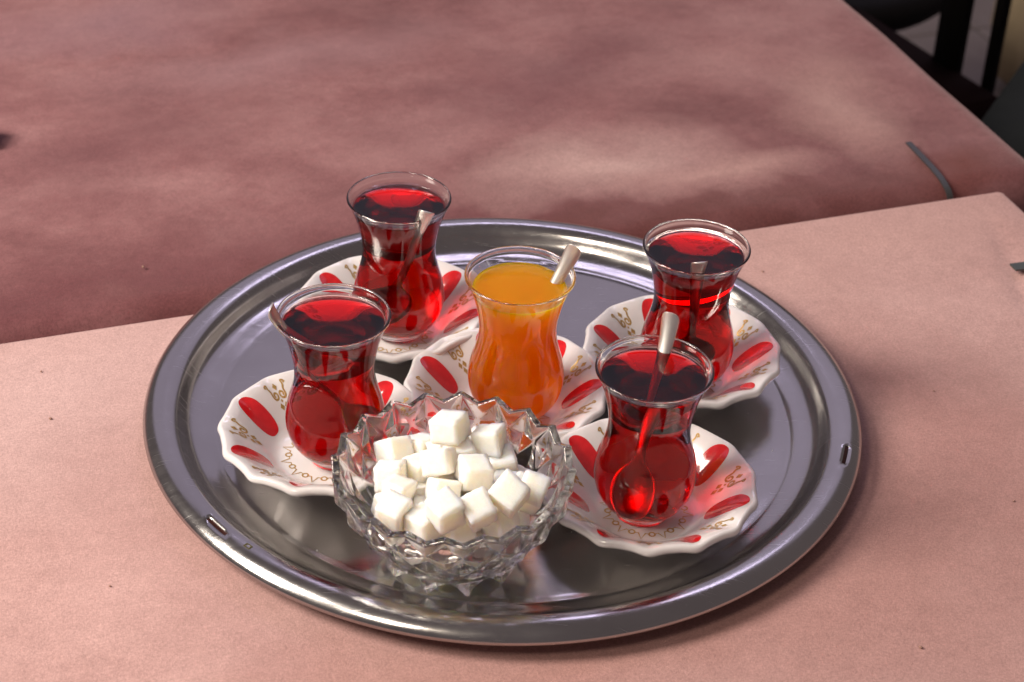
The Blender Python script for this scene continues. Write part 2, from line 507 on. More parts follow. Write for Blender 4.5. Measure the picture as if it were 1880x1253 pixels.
def sauc(r, a, top=True):
    """porcelain surface: nominal radius r -> point"""
    pts = [(0, .0042), (.016, .0042), (.0240, .0044), (.0272, .0052), (.0303, .0072), (.0340, .0105), (.0380, .0140), (.0430, .0182), (.0480, .0220), (.0525, .0246), (.0555, .0252)]
    for (r0, z0), (r1, z1) in zip(pts, pts[1:]):
        if r <= r1 or r1 == .0555:
            t = (r - r0) / (r1 - r0); z = z0 + (z1 - z0) * t; break
    k = max(0, (r - .027) / (SR - .027)) ** 1.4
    s = scallop(a) - .65
    rr = r * (1 + .033 * s * k); zz = z - .0008 * s * k
    if not top: zz -= .0026 + .0016 * k ** 3; rr += .0014 * k
    return Vector((rr * math.cos(a), rr * math.sin(a), zz))


NSA = 224
srows = [.006, .012, .018, .0225, .0245, .0265, .0285, .031, .034, .037, .040, .043, .046, .049, .052, .0542, .0552]
sv, sf = [(0, 0, .0042)], []
for r in srows:
    sv += [sauc(r, 2 * PI * i / NSA) for i in range(NSA)]
for i in range(NSA):                                   # rounded lip
    a = 2 * PI * i / NSA; t_, b_ = sauc(.0552, a), sauc(.0552, a, False); mid = (t_ + b_) / 2 + Vector((math.cos(a), math.sin(a), 0)) * .0012
    sv.append(t_ * .35 + mid * .65 + Vector((0, 0, .0004)))
for i in range(NSA):
    a = 2 * PI * i / NSA; t_, b_ = sauc(.0552, a), sauc(.0552, a, False); mid = (t_ + b_) / 2 + Vector((math.cos(a), math.sin(a), 0)) * .0013
    sv.append(mid * .75 + b_ * .25)
brows = [.0552, .0535, .050, .046, .042, .038, .034, .031]
for r in brows: sv += [sauc(r, 2 * PI * i / NSA, False) for i in range(NSA)]
for (r, z) in ((.0285, .0036), (.0275, .0015), (.0272, .0003), (.0265, 0), (.0250, 0), (.0243, .0006), (.0238, .0012), (.010, .0013)):
    sv += [(r * math.cos(2 * PI * i / NSA), r * math.sin(2 * PI * i / NSA), z) for i in range(NSA)]
nr = (len(sv) - 1) // NSA
for i in range(NSA): sf.append((0, 1 + i, 1 + (i + 1) % NSA))
for k in range(nr - 1):
    for i in range(NSA):
        a, b, j = 1 + k * NSA, 1 + (k + 1) * NSA, (i + 1) % NSA
        sf.append((a + i, b + i, b + j, a + j))
sf.append(tuple(1 + (nr - 1) * NSA + i for i in range(NSA)))
saucer_me = mesh('saucer', sv, sf)

m = NT('porcelain'); pn = m.noise(30, 2)
m.link(m.ramp(pn, [(.3, (.66, .625, .625)), (.7, (.71, .68, .68))]), m.p.inputs['Base Color'])
m.set(Roughness=.16, Coat_Weight=.5, Coat_Roughness=.05, Specular_IOR_Level=.55); PORC = m.m
m = NT('red_print'); pn = m.noise(160, 3)
m.link(m.ramp(pn, [(.3, (.52, .010, .014)), (.7, (.62, .016, .020))]), m.p.inputs['Base Color'])
m.set(Roughness=.14, Coat_Weight=.6, Coat_Roughness=.04); REDP = m.m
m = NT('gold_print'); pn = m.noise(900, 2)
m.link(m.ramp(pn, [(.3, (.34, .20, .05)), (.7, (.55, .36, .13))]), m.p.inputs['Base Color'])
m.set(Roughness=.35, Metallic=.35); GOLDP = m.m


def surf(r, a, lift=.00008):
    p = sauc(r, a); pr, pa = sauc(r + .0003, a), sauc(r, a + .004)
    n = (pr - p).cross(pa - p).normalized()
    if n.z < 0: n = -n
    return p + n * lift


def petal_mesh(a0):
    """long oval printed along a flute"""
    v, f = [surf(.0418, a0)], []; n = 44; R = 7
    for k in range(1, R + 1):
        for i in range(n):
            t = 2 * PI * i / n; y = math.copysign(abs(math.sin(t)) ** .85, math.sin(t)) * k / R; x = math.copysign(abs(math.cos(t)) ** .76, math.cos(t)) * k / R
            r = .0418 + .0108 * y; w = .0068 * (1 + .05 * y); v.append(surf(r, a0 + w * x / r))
    for i in range(n): f.append((0, 1 + i, 1 + (i + 1) % n))
    for k in range(R - 1):
        for i in range(n):
            a, b, j = 1 + k * n, 1 + (k + 1) * n, (i + 1) % n; f.append((a + i, b + i, b + j, a + j))
    return mesh('petal', v, f)


def strip(pts2, w, fn, v, f):
    """ribbon along 2-D points; fn maps (x, y) to the porcelain"""
    P = [Vector((p[0], p[1], 0)) for p in pts2]; b0 = len(v)
    for i, q in enumerate(P):
        t = (P[min(i + 1, len(P) - 1)] - P[max(i - 1, 0)]).normalized(); n = Vector((-t.y, t.x, 0)) * w / 2
        v.append(fn((q + n).x, (q + n).y)); v.append(fn((q - n).x, (q - n).y))
    for i in range(len(P) - 1):
        k = b0 + 2 * i; f.append((k, k + 1, k + 3, k + 2))


def poly2(pts2, fn, v, f):
    b0 = len(v); v += [fn(x, y) for x, y in pts2]; f.append(tuple(range(b0, b0 + len(pts2))))


def scroll_mesh(a0):
    v, f = [], []; rc, sc = .0424, .0056

    def fn(x, y): r = rc + y * sc * 1.12; return surf(r, a0 + x * sc / r, .0001)
    for s in (-1, 1):
        P = []
        for k in range(9):                              # outer hook
            t = PI * (0.0 + 1.15 * k / 8); P.append((s * (1.0 + .16 * math.cos(t + PI * .9)), 1.22 + .15 * math.sin(t)))
        P = P[::-1]
        P += [(s * .86, 1.0), (s * .72, .74), (s * .70, .50)]
        for k in range(22):
            t = k / 21; an = PI * .02 - 2 * PI * 1.2 * t; rr = .36 * (1 - .72 * t)
            P.append((s * (.36 + rr * math.cos(an) * .95), .34 + rr * math.sin(an)))
        strip([tuple(q)[:2] for q in spline([(x, y, 0) for x, y in P], 2)], .165, fn, v, f)
        poly2([(s * 1.05 + dx, 1.16 + dy) for dx, dy in ((-.1, 0), (0, -.1), (.1, 0), (0, .1))], fn, v, f)

    def dia(x, y, w, h): poly2([(x - w, y), (x, y - h), (x + w, y), (x, y + h)], fn, v, f)
    dia(0, .98, .24, .30); dia(0, -.14, .13, .13); dia(-.27, -.54, .24, .28); dia(.27, -.54, .24, .28); dia(0, -1.0, .22, .32)
    return mesh('scroll', v, f)


def garland_mesh():
    v, f = [], []; N = 12

    def fn(x, y): r = .0198 + y; return surf(r, x / .0198, .0001)
    per = 2 * PI * .0198 / N
    for k in range(N):
        x0 = k * per
        strip([(x0 + .0015 * math.cos(t * PI / 8), .0006 + .0016 * math.sin(t * PI / 8)) for t in range(17)], .0009, fn, v, f)
        strip([(x0 + .0011, .0006), (x0 + per * .32, .0000), (x0 + per * .5, .0050), (x0 + per * .68, .0000), (x0 + per - .0011, .0006)], .0008, fn, v, f)
    return mesh('garland', v, f)


step = 2 * PI / NP_
petals = [petal_mesh(k * step) for k in range(NP_)]
scrolls = [scroll_mesh((k + .5) * step) for k in range(NP_)]
garl = garland_mesh()


def saucer(loc, phi, label):
    t = thing('saucer', label, 'saucer', loc, math.radians(phi), 'scalloped porcelain saucers')
    link('dish', saucer_me, PORC, t)
    for q in petals: link('red_petal', q, REDP, t)
    for q in scrolls: link('gold_scroll', q, GOLDP, t)
    link('gold_garland', garl, GOLDP, t)
    return t


# ================================================================ TEA GLASSES
ZB = TZ + .0046                                       # where a glass stands on its saucer
GO = [(.0135, 0), (.0146, .0010), (.0149, .0024), (.0160, .0040), (.0190, .0068), (.0222, .0108), (.0249, .0160), (.0265, .0228), (.0266, .0290),
      (.0252, .0370), (.0232, .0440), (.0218, .0500), (.0212, .0560), (.0215, .0620), (.0227, .0690), (.0247, .0770), (.0272, .0840), (.0292, .0880), (.0299, .0893)]
ko = spline([(r, 0, z) for r, z in GO], 4); GOs = [(q.x, q.z) for q in ko]     # outer wall


def rout(z):
    for (r0, z0), (r1, z1) in zip(GOs, GOs[1:]):
        if z <= z1: return r0 + (r1 - r0) * (z - z0) / max(1e-9, z1 - z0)
    return GOs[-1][0]


def rinner(z):
    if z < .0155:
        t = max(0, (z - .0072) / (.0155 - .0072)); return (rout(.0155) - .0019) * math.sqrt(max(0, 1 - (1 - t) ** 2)) ** .9
    return rout(z) - .0013 - .0006 * max(0, 1 - (z - .0155) / .02)


zi = [.0072, .00735, .0076, .0080, .0086, .0094, .0105, .012, .0135, .0155, .018, .021, .025, .029, .033, .037, .041, .045, .049, .053, .057, .061, .065, .069, .073, .077, .0805, .0825, .084, .0852, .0865, .0882]
inner = [(rinner(z), z) for z in zi]; inner[0] = (0, .0072)


def glass_mesh(level):
    """glass from the foot over the rim and down to the drink's edge; below that the drink's own skin is the border"""
    lv = level + .0011
    prof_g = [(0, .0012), (.009, .0012), (.0120, .0004)] + GOs + [(.0299, .0899), (.0296, .0904), (.0291, .0906), (.0286, .0903), (.0283, .0896), (.0280, .0888)]
    prof_g += [q for q in inner[::-1] if q[1] > lv + .0005] + [(rinner(lv), lv)]
    return lathe(prof_g, 128, 'glass')


def tea_mesh(level):
    lv = level + .0011; rl = rinner(lv)
    side = [q for q in inner if q[1] < lv - .0006] + [(rl, lv)]
    pr = side + [(rl - .0002, level + .00085), (rl - .0006, level + .0005), (rl - .0013, level + .0002), (rl - .0025, level + .00004), (rl - .005, level), (rl * .5, level), (0, level)]
    me = lathe(pr, 128, 'tea')
    sk = me.attributes.new('skin', 'FLOAT', 'FACE')
    for k in range(len(me.polygons)): sk.data[k].value = 0.0 if k < 128 * (len(side) - 1) else 1.0
    return me


m = NT('clear_glass'); m.set(Base_Color=(1, .995, .99), Roughness=0.0, IOR=1.5, Transmission_Weight=1.0); GLASS = m.m


def liquid(name, D, col, body=None):
    """a drink: its skin refracts against glass where it touches the glass (face attribute skin = 0) and against air on top (1)"""
    m = NT(name)
    at = m.node('ShaderNodeAttribute'); at.attribute_name = 'skin'
    ior = m.maprange(at.outputs['Fac'], 0, 1, 1.34 / 1.5, 1.34)
    gl = m.node('ShaderNodeBsdfGlass'); gl.inputs['Roughness'].default_value = 0.0; m.link(ior, gl.inputs['IOR'])
    if body:
        m.set(Base_Color=body, Roughness=.06, Subsurface_Weight=1.0, Subsurface_Scale=.022)
        m.link(m.maprange(at.outputs['Fac'], 0, 1, 0, .22), m.p.inputs['Specular IOR Level'])
        m.p.inputs['Subsurface Radius'].default_value = (1.0, .75, .12)
        mx = m.node('ShaderNodeMixShader'); mx.inputs[0].default_value = .76
        tr = m.node('ShaderNodeBsdfTranslucent'); tr.inputs['Color'].default_value = (1.0, .78, .002, 1); m2 = m.node('ShaderNodeMixShader'); m2.inputs[0].default_value = .6
        m.link(m.p.outputs[0], m2.inputs[1]); m.link(tr.outputs[0], m2.inputs[2])
        m.link(gl.outputs[0], mx.inputs[1]); m.link(m2.outputs[0], mx.inputs[2]); m.link(mx.outputs[0], m.out.inputs['Surface'])
    else:
        m.link(gl.outputs[0], m.out.inputs['Surface'])
    ab = m.node('ShaderNodeVolumeAbsorption'); ab.inputs['Color'].default_value = (*col, 1); ab.inputs['Density'].default_value = D
    m.link(ab.outputs[0], m.out.inputs['Volume'])
    return m.m


REDTEA = liquid('red_tea', 620, (.955, .0, .05))
ORANGE = liquid('orange_drink', 150, (.999, .74, .0), (1.0, .48, .001))
m = NT('spoon_steel'); sn = m.noise(90, 3)
m.link(m.maprange(sn, .3, .7, .34, .44), m.p.inputs['Roughness']); m.set(Base_Color=(.88, .86, .81), Metallic=1.0); SPOON = m.m


def spoon_mesh():
    L = .105; v, f = [], []
    ctl = [(0, .0004, .0030, 0), (.0006, .0030, .0024, .0006), (.003, .0066, .0010, .0020), (.008, .0092, -.0004, .0036), (.015, .0100, -.0010, .0044), (.022, .0082, -.0002, .0034),
           (.027, .0050, .0016, .0018), (.031, .0026, .0034, .0005), (.036, .0019, .0046, -.0003), (.045, .0018, .0050, -.0004), (.060, .0023, .0044, -.0005),
           (.075, .0029, .0034, -.0010), (.088, .0037, .0030, -.0014), (.097, .0044, .0033, -.0016), (.1015, .0046, .0038, -.0015), (.1038, .0039, .0042, -.0009), (.1048, .0026, .0044, -.0002), (.105, .0008, .0045, 0)]
    C_ = spline([(a, b, c) for a, b, c, d in ctl], 4); D_ = spline([(a, d, 0) for a, b, c, d in ctl], 4)
    K = 10
    for side in (0, 1):
        for q, d in zip(C_, D_):
            th = .00055 if q.x > .03 else .0004
            for i in range(K + 1):
                x = -1 + 2 * i / K
                z = q.z + d.y * x * x + (th if side == 0 else -th) * (1 - .6 * abs(x) ** 3)
                v.append((x * max(q.y, .0002), q.x, z))
    n = K + 1; rows = len(C_); B = n * rows
    for j in range(rows - 1):
        for i in range(K):
            a = j * n + i; f.append((a, a + 1, a + n + 1, a + n)); f.append((B + a, B + a + n, B + a + n + 1, B + a + 1))
        for i, s in ((0, 1), (K, -1)):
            a = j * n + i; q = (a, a + n, B + a + n, B + a); f.append(q if s > 0 else q[::-1])
    for j in (0, rows - 1):
        q = [j * n + i for i in range(n)] + [B + j * n + i for i in range(n)][::-1]; f.append(tuple(q if j else q[::-1]))
    return mesh('spoon', v, f)


spoon_me = spoon_mesh()


def spoon(bottom, end, facing, label):
    d = Vector(end) - Vector(bottom); L = d.length; y = d.normalized()
    z = Vector(facing); z = (z - y * z.dot(y)).normalized(); x = y.cross(z)
    o = link('teaspoon', spoon_me, SPOON); s = L / .105
    o.matrix_world = Matrix(((x.x * s, y.x * s, z.x * s, bottom[0]), (x.y * s, y.y * s, z.y * s, bottom[1]), (x.z * s, y.z * s, z.z * s, bottom[2]), (0, 0, 0, 1)))
    return tag(o, label, 'spoon', 'teaspoons standing in the glasses')


tea_cache = {}


def tea_glass(x, y, level, drink, label):
    t = thing('tea_glass', label, 'glass', (x, y, ZB), 0, 'tulip tea glasses')
    if (level, drink) not in tea_cache:
        tm = tea_mesh(level)
        tm.materials.append(ORANGE if drink == 'orange' else REDTEA)
        tea_cache[(level, drink)] = (glass_mesh(level), tm)
    gm, tm = tea_cache[(level, drink)]
    link('glass_body', gm, GLASS, t); link('drink', tm, None, t)
    t.scale = (1, 1, 1.02)
    return t


SETS = [
    # saucer xy, phi, glass xy, level, drink, labels
    ((-.0709, .0700), 46, (-.0669, .0698), .0838, 'red',
     'scalloped red and gold saucer under the rearmost left tea glass', 'red tea glass at the back left of the tray, beside the far rim', 'steel spoon in the back left glass, its handle end just over the front rim'),
    ((.0010, -.0045), 5, (.0055, -.0061), .0815, 'orange',
     'scalloped saucer under the orange drink in the middle of the tray', 'glass of cloudy orange drink in the middle of the tray', 'steel spoon sticking up to the right out of the orange drink'),
    ((-.0945, -.0540), 4, (-.0891, -.0539), .0850, 'red',
     'scalloped saucer with gold garland showing, leftmost on the tray', 'leftmost red tea glass, between tray rim and sugar bowl', 'dark spoon hooked over the left rim of the leftmost glass'),
    ((.0995, .0400), 8, (.1015, .0336), .0848, 'red',
     'scalloped saucer at the back right beside the tray rim', 'red tea glass at the back right, behind the front right one', 'flat ended spoon leaning on the front rim of the back right glass'),
    ((.0790, -.0850), 38, (.0765, -.0864), .0850, 'red',
     'scalloped saucer at the front right, nearest the tray slot', 'red tea glass at the front right with a bright spoon handle above it', 'bright steel spoon rising above the back rim of the front right glass'),
]
BOT = ZB + .0092
spoons = [((-.0759, .0828, BOT), (-.0480, .0432, .1115), (0.2, -1, .5)),
          ((-.0085, -.0131, BOT), (.0353, .0092, .112), (-.3, -1, .4)),
          ((-.0751, -.0499, BOT), (-.1232, -.0630, .1085), (.9, -.2, .4)),
          ((.1025, .0476, BOT), (.1010, .0060, .1112), (.1, -1, .5)),
          ((.0705, -.1024, BOT), (.0856, -.0522, .1120), (-.45, -1, .4))]
for (sxy, phi, gxy, lev, dr, ls, lg, lp), (b_, e_, fc) in zip(SETS, spoons):
    saucer((*sxy, TZ + .00005), phi, ls)
    tea_glass(gxy[0], gxy[1], lev, dr, lg)
    spoon(b_, e_, fc, lp)

# ================================================================ SUGAR BOWL
BX, BY = -.0210, -.1262


def bowl_mesh():
    v, rows, f = [], [], []
    N = 40; st_ = 2 * PI / N

    def ring(fn):
        b = len(v); v.extend(fn(i) for i in range(N)); rows.append(b)

    def pt(r, i, z): return (r * math.cos(i * st_), r * math.sin(i * st_), z)
    # outer wall from the foot up; even i = under a peak
    ring(lambda i: pt(.0130, i, .0105))
    ring(lambda i: pt(.0270, i, .0092))
    # ten pointed feet
    ring(lambda i: pt(.0336 if i % 4 == 0 else .0300, i, .0 if i % 4 == 0 else (.0046 if i % 2 else .0074)))
    ring(lambda i: pt(.0382 if i % 4 == 0 else .0330, i, .0086 if i % 4 == 0 else .0104))
    ring(lambda i: pt(.0398, i, .0162))
    ring(lambda i: pt(.0440 if i % 2 else .0452, i, .0222))
    ring(lambda i: pt(.0536 if i % 2 else .0508, i, .0338))
    ring(lambda i: pt(.0568 if i % 2 else .0602, i, .0458))
    ring(lambda i: pt(.0598 if i % 2 else .0608, i, .0545 if i % 2 else .0584))
    ring(lambda i: pt(.0602 if i % 2 else .0614, i, .0560 if i % 2 else .0610))     # rim, outer
    ring(lambda i: pt(.0560 if i % 2 else .0570, i, .0564 if i % 2 else .0614))     # rim, inner
    ring(lambda i: pt(.0538, i, .0500)); ring(lambda i: pt(.0508, i, .0400)); ring(lambda i: pt(.0455, i, .0310)); ring(lambda i: pt(.0385, i, .0228))
    ring(lambda i: pt(.0290, i, .0166)); ring(lambda i: pt(.0180, i, .0138)); ring(lambda i: pt(.0080, i, .0131))
    ev = lambda k, i: (k + i) % 2 == 0
    for k in range(len(rows) - 1):
        a, b = rows[k], rows[k + 1]
        for i in range(N):
            j = (i + 1) % N
            if k >= 5 and k <= 7:
                # split each cell along the line that joins the set-back corners
                up = {6: lambda ii: ii % 2 == 1, 7: lambda ii: ii % 2 == 0}
                lowa = up.get(k)
                raised_ai = lowa(i) if lowa else not up[k + 1](i)
                if raised_ai: f.append((a + i, a + j, b + i)); f.append((a + j, b + j, b + i))
                else: f.append((a + i, a + j, b + j)); f.append((a + i, b + j, b + i))
            elif k in (1, 2, 3):
                f.append((a + i, a + j, b + j)); f.append((a + i, b + j, b + i))
            else: f.append((a + i, a + j, b + j, b + i))
    f.append(tuple(rows[0] + i for i in range(N))[::-1]); f.append(tuple(rows[-1] + i for i in range(N)))
    return mesh('bowl', v, f)


me = bowl_mesh()
bm = bmesh.new(); bm.from_mesh(me); bmesh.ops.recalc_face_normals(bm, faces=bm.faces)
bm.faces.ensure_lookup_table(); bm.to_mesh(me); bm.free()
m = NT('cut_glass'); m.set(Base_Color=(.99, .998, .994), Roughness=0.0, IOR=1.54, Transmission_Weight=1.0); CUT = m.m
bowl = link('sugar_bowl', me, CUT, smooth=False)
bowl.location = (BX, BY, TZ + .0001)
bv = bowl.modifiers.new('b', 'BEVEL'); bv.width = .0012; bv.segments = 3; bv.limit_method = 'ANGLE'; bv.angle_limit = math.radians(14); bv.harden_normals = False
for p in me.polygons: p.use_smooth = True
ws = bowl.modifiers.new('w', 'WEIGHTED_NORMAL'); ws.keep_sharp = False
tag(bowl, 'clear cut glass sugar bowl with zigzag rim and pointed feet, heaped with cubes', 'bowl')

# ================================================================ SUGAR
CUBES = [
    (1, (-0.0245, -0.1027, 0.0685), (0.097, 0.207, 0.968, -0.101), (0.0145, 0.0145, 0.0123)),
    (2, (-0.0531, -0.1007, 0.0501), (0.232, 0.356, 0.874, -0.236), (0.0142, 0.0142, 0.0126)),
    (3, (-0.0393, -0.0930, 0.0468), (-0.106, -0.393, -0.902, 0.144), (0.0135, 0.0134, 0.0126)),
    (4, (-0.0280, -0.1236, 0.0626), (-0.138, -0.126, -0.942, 0.277), (0.0140, 0.0140, 0.0126)),
    (5, (-0.0102, -0.1310, 0.0631), (0.038, -0.572, -0.817, 0.066), (0.0140, 0.0141, 0.0128)),
    (6, (-0.0041, -0.1017, 0.0612), (0.109, 0.125, 0.979, -0.115), (0.0136, 0.0141, 0.0129)),
    (7, (-0.0168, -0.0949, 0.0507), (0.127, 0.146, 0.958, -0.211), (0.0129, 0.0139, 0.0122)),
    (8, (0.0003, -0.0960, 0.0412), (-0.058, 0.422, 0.901, 0.084), (0.0130, 0.0134, 0.0141)),
    (9, (0.0080, -0.1541, 0.0691), (-0.110, 0.277, 0.915, 0.272), (0.0153, 0.0146, 0.0143)),
    (10, (-0.0066, -0.1613, 0.0645), (-0.141, 0.461, 0.839, 0.252), (0.0142, 0.0140, 0.0140)),
    (11, (0.0181, -0.1396, 0.0593), (0.260, -0.760, -0.589, -0.087), (0.0163, 0.0131, 0.0147)),
    (12, (0.0037, -0.1521, 0.0501), (0.242, 0.339, 0.890, -0.186), (0.0137, 0.0137, 0.0128)),
    (13, (-0.0163, -0.1567, 0.0466), (0.221, 0.470, 0.831, -0.200), (0.0137, 0.0129, 0.0129)),
    (14, (-0.0474, -0.1550, 0.0551), (0.009, -0.270, -0.954, -0.132), (0.0135, 0.0132, 0.0134)),
    (15, (-0.0468, -0.1382, 0.0534), (0.033, -0.205, -0.971, 0.120), (0.0127, 0.0135, 0.0130)),
    (16, (-0.0525, -0.1213, 0.0500), (-0.071, -0.056, -0.973, 0.210), (0.0132, 0.0140, 0.0130)),
    (17, (-0.0400, -0.1110, 0.0469), (-0.035, 0.309, 0.943, -0.119), (0.0122, 0.0132, 0.0130)),
    (18, (-0.0393, -0.1295, 0.0424), (-0.049, -0.136, -0.966, 0.216), (0.0114, 0.0137, 0.0132)),
    (19, (-0.0251, -0.1381, 0.0548), (-0.140, -0.553, -0.775, 0.272), (0.0140, 0.0139, 0.0126)),
    (20, (-0.0221, -0.1653, 0.0657), (-0.046, 0.437, 0.889, 0.127), (0.0146, 0.0135, 0.0140)),
    (21, (-0.0328, -0.1591, 0.0521), (0.047, 0.353, 0.934, -0.000), (0.0138, 0.0136, 0.0129)),
    (22, (0.0091, -0.1395, 0.0425), (0.033, 0.361, 0.931, -0.033), (0.0129, 0.0129, 0.0134)),
    (23, (0.0084, -0.1083, 0.0408), (-0.056, 0.241, 0.966, 0.076), (0.0125, 0.0131, 0.0138)),
    (24, (0.0145, -0.1255, 0.0477), (-0.030, 0.193, 0.980, 0.027), (0.0119, 0.0134, 0.0137)),
]
BURIED = [
    ((-0.0252, -0.1173, 0.0265), (0.953, 0.038, -0.041, 0.297), (0.0138, 0.0134, 0.0132)),
    ((-0.0064, -0.1351, 0.0280), (0.347, -0.052, -0.004, 0.936), (0.0138, 0.0134, 0.0132)),
    ((-0.0256, -0.1325, 0.0279), (0.287, -0.097, -0.081, 0.949), (0.0138, 0.0134, 0.0132)),
    ((-0.0383, -0.1160, 0.0277), (-0.997, -0.055, -0.021, -0.052), (0.0138, 0.0134, 0.0132)),
    ((-0.0272, -0.1047, 0.0283), (0.965, 0.037, 0.011, 0.258), (0.0138, 0.0134, 0.0132)),
    ((-0.0114, -0.1240, 0.0275), (-0.340, -0.025, -0.031, -0.940), (0.0138, 0.0134, 0.0132)),
    ((-0.0092, -0.1108, 0.0285), (-0.996, 0.067, -0.007, -0.062), (0.0138, 0.0134, 0.0132)),
    ((-0.0407, -0.1278, 0.0300), (-0.020, 0.033, -0.108, -0.993), (0.0138, 0.0134, 0.0132)),
    ((-0.0171, -0.1403, 0.0277), (-0.877, 0.092, -0.007, -0.471), (0.0138, 0.0134, 0.0132)),
    ((-0.0399, -0.1414, 0.0334), (0.869, 0.033, 0.124, 0.479), (0.0138, 0.0134, 0.0132)),
    ((-0.0186, -0.0964, 0.0339), (0.964, -0.079, -0.174, 0.185), (0.0138, 0.0134, 0.0132)),
    ((-0.0283, -0.1461, 0.0342), (-0.881, 0.034, 0.013, -0.471), (0.0138, 0.0134, 0.0132)),
    ((0.0065, -0.1220, 0.0339), (-0.671, 0.147, 0.091, -0.721), (0.0138, 0.0134, 0.0132)),
    ((-0.0399, -0.1059, 0.0354), (-0.987, -0.102, 0.030, -0.119), (0.0138, 0.0134, 0.0132)),
    ((-0.0286, -0.1204, 0.0368), (-0.735, -0.039, 0.013, -0.677), (0.0138, 0.0134, 0.0132)),
    ((-0.0144, -0.1281, 0.0377), (0.837, -0.006, -0.036, 0.547), (0.0138, 0.0134, 0.0132)),
    ((-0.0477, -0.1185, 0.0382), (0.574, -0.105, 0.172, 0.793), (0.0138, 0.0134, 0.0132)),
    ((-0.0074, -0.1035, 0.0400), (-0.941, 0.003, -0.061, -0.334), (0.0138, 0.0134, 0.0132)),
    ((-0.0211, -0.1099, 0.0385), (0.015, -0.007, -0.005, 1.000), (0.0138, 0.0134, 0.0132)),
    ((-0.0283, -0.1318, 0.0406), (-1.000, 0.003, 0.012, -0.014), (0.0138, 0.0134, 0.0132)),
    ((-0.0017, -0.1317, 0.0419), (-0.668, 0.009, 0.116, -0.735), (0.0138, 0.0134, 0.0132)),
    ((-0.0224, -0.1200, 0.0489), (0.237, -0.098, -0.018, 0.966), (0.0138, 0.0134, 0.0132)),
    ((-0.0278, -0.1011, 0.0495), (0.968, -0.040, -0.024, 0.246), (0.0138, 0.0134, 0.0132)),
    ((0.0025, -0.1076, 0.0516), (-0.985, -0.056, 0.035, -0.157), (0.0138, 0.0134, 0.0132)),
    ((-0.0093, -0.1274, 0.0510), (-0.322, 0.143, -0.020, -0.936), (0.0138, 0.0134, 0.0132)),
    ((-0.0033, -0.1484, 0.0381), (-0.479, -0.013, -0.002, -0.878), (0.0138, 0.0134, 0.0132)),
    ((-0.0193, -0.1087, 0.0563), (0.972, 0.064, -0.022, 0.227), (0.0138, 0.0134, 0.0132)),
    ((-0.0218, -0.1433, 0.0439), (-0.653, 0.039, -0.037, -0.755), (0.0138, 0.0134, 0.0132)),
    ((-0.0515, -0.1351, 0.0410), (0.941, 0.139, 0.059, 0.304), (0.0138, 0.0134, 0.0132)),
    ((-0.0326, -0.1430, 0.0446), (0.702, 0.001, 0.032, 0.712), (0.0138, 0.0134, 0.0132)),
]
BURIED += [
    ((-0.0080, -0.1452, 0.0493), (-0.881, 0.138, -0.014, -0.451), (0.0136, 0.0132, 0.0130)),
    ((-0.0354, -0.1569, 0.0375), (-0.201, 0.018, -0.021, -0.979), (0.0136, 0.0132, 0.0130)),
    ((-0.0490, -0.1498, 0.0432), (-0.497, -0.100, -0.053, -0.860), (0.0136, 0.0132, 0.0130)),
    ((-0.0174, -0.1535, 0.0321), (0.116, 0.005, 0.230, 0.966), (0.0136, 0.0132, 0.0130)),
    ((-0.0102, -0.0894, 0.0476), (0.210, 0.023, 0.006, 0.977), (0.0136, 0.0132, 0.0130)),
    ((-0.0622, -0.1143, 0.0499), (-0.129, 0.070, -0.405, -0.903), (0.0136, 0.0132, 0.0130)),
    ((0.0047, -0.1209, 0.0459), (0.777, 0.032, -0.046, 0.627), (0.0136, 0.0132, 0.0130)),
]

CL = {
    1: 'sugar cube on the very top of the heap, in front of the orange drink',
    2: 'sugar cube at the back left of the heap, beside the red glass facet',
    3: 'small looking sugar cube wedged behind, between back left and topmost cubes',
    4: 'big sugar cube in the middle of the heap, just below the topmost one',
    5: 'sugar cube right of the heap centre with a broad top face',
    6: 'sugar cube at the back right, leaning against the bowl under the orange drink',
    7: 'sugar cube directly under the topmost cube, right side',
    8: 'shaded sugar cube lying below the back right cube, by the dark gap',
    9: 'sugar cube tipped on its corner like a diamond, right half of the heap',
    10: 'sugar cube showing a wide square face towards the front, right of centre',
    11: 'tall sugar cube leaning upright against the right wall of the bowl',
    12: 'sugar cube at the front right, right behind the zigzag rim',
    13: 'sugar cube at the front middle, half hidden by the bowl rim',
    14: 'lowest sugar cube on the left, beside the empty gap in the bowl',
    15: 'sugar cube left of centre above the lowest left cube',
    16: 'sugar cube at the left edge of the heap, under the back left cube',
    17: 'narrow lit sugar cube left of the big middle cube',
    18: 'thin looking sugar cube standing between left and centre of the heap',
    19: 'sugar cube below the big middle cube, its dim top sloping right',
    20: 'frontmost central sugar cube, largest in view',
    21: 'sugar cube touching the front left rim, partly under the central one',
    22: 'yellowish deep lying sugar cube in the gap under the diamond tipped one',
    23: 'shaded sugar cube peeping out behind the diamond tipped one',
    24: 'deep sugar cube between the diamond tipped and the upright right cube',
}
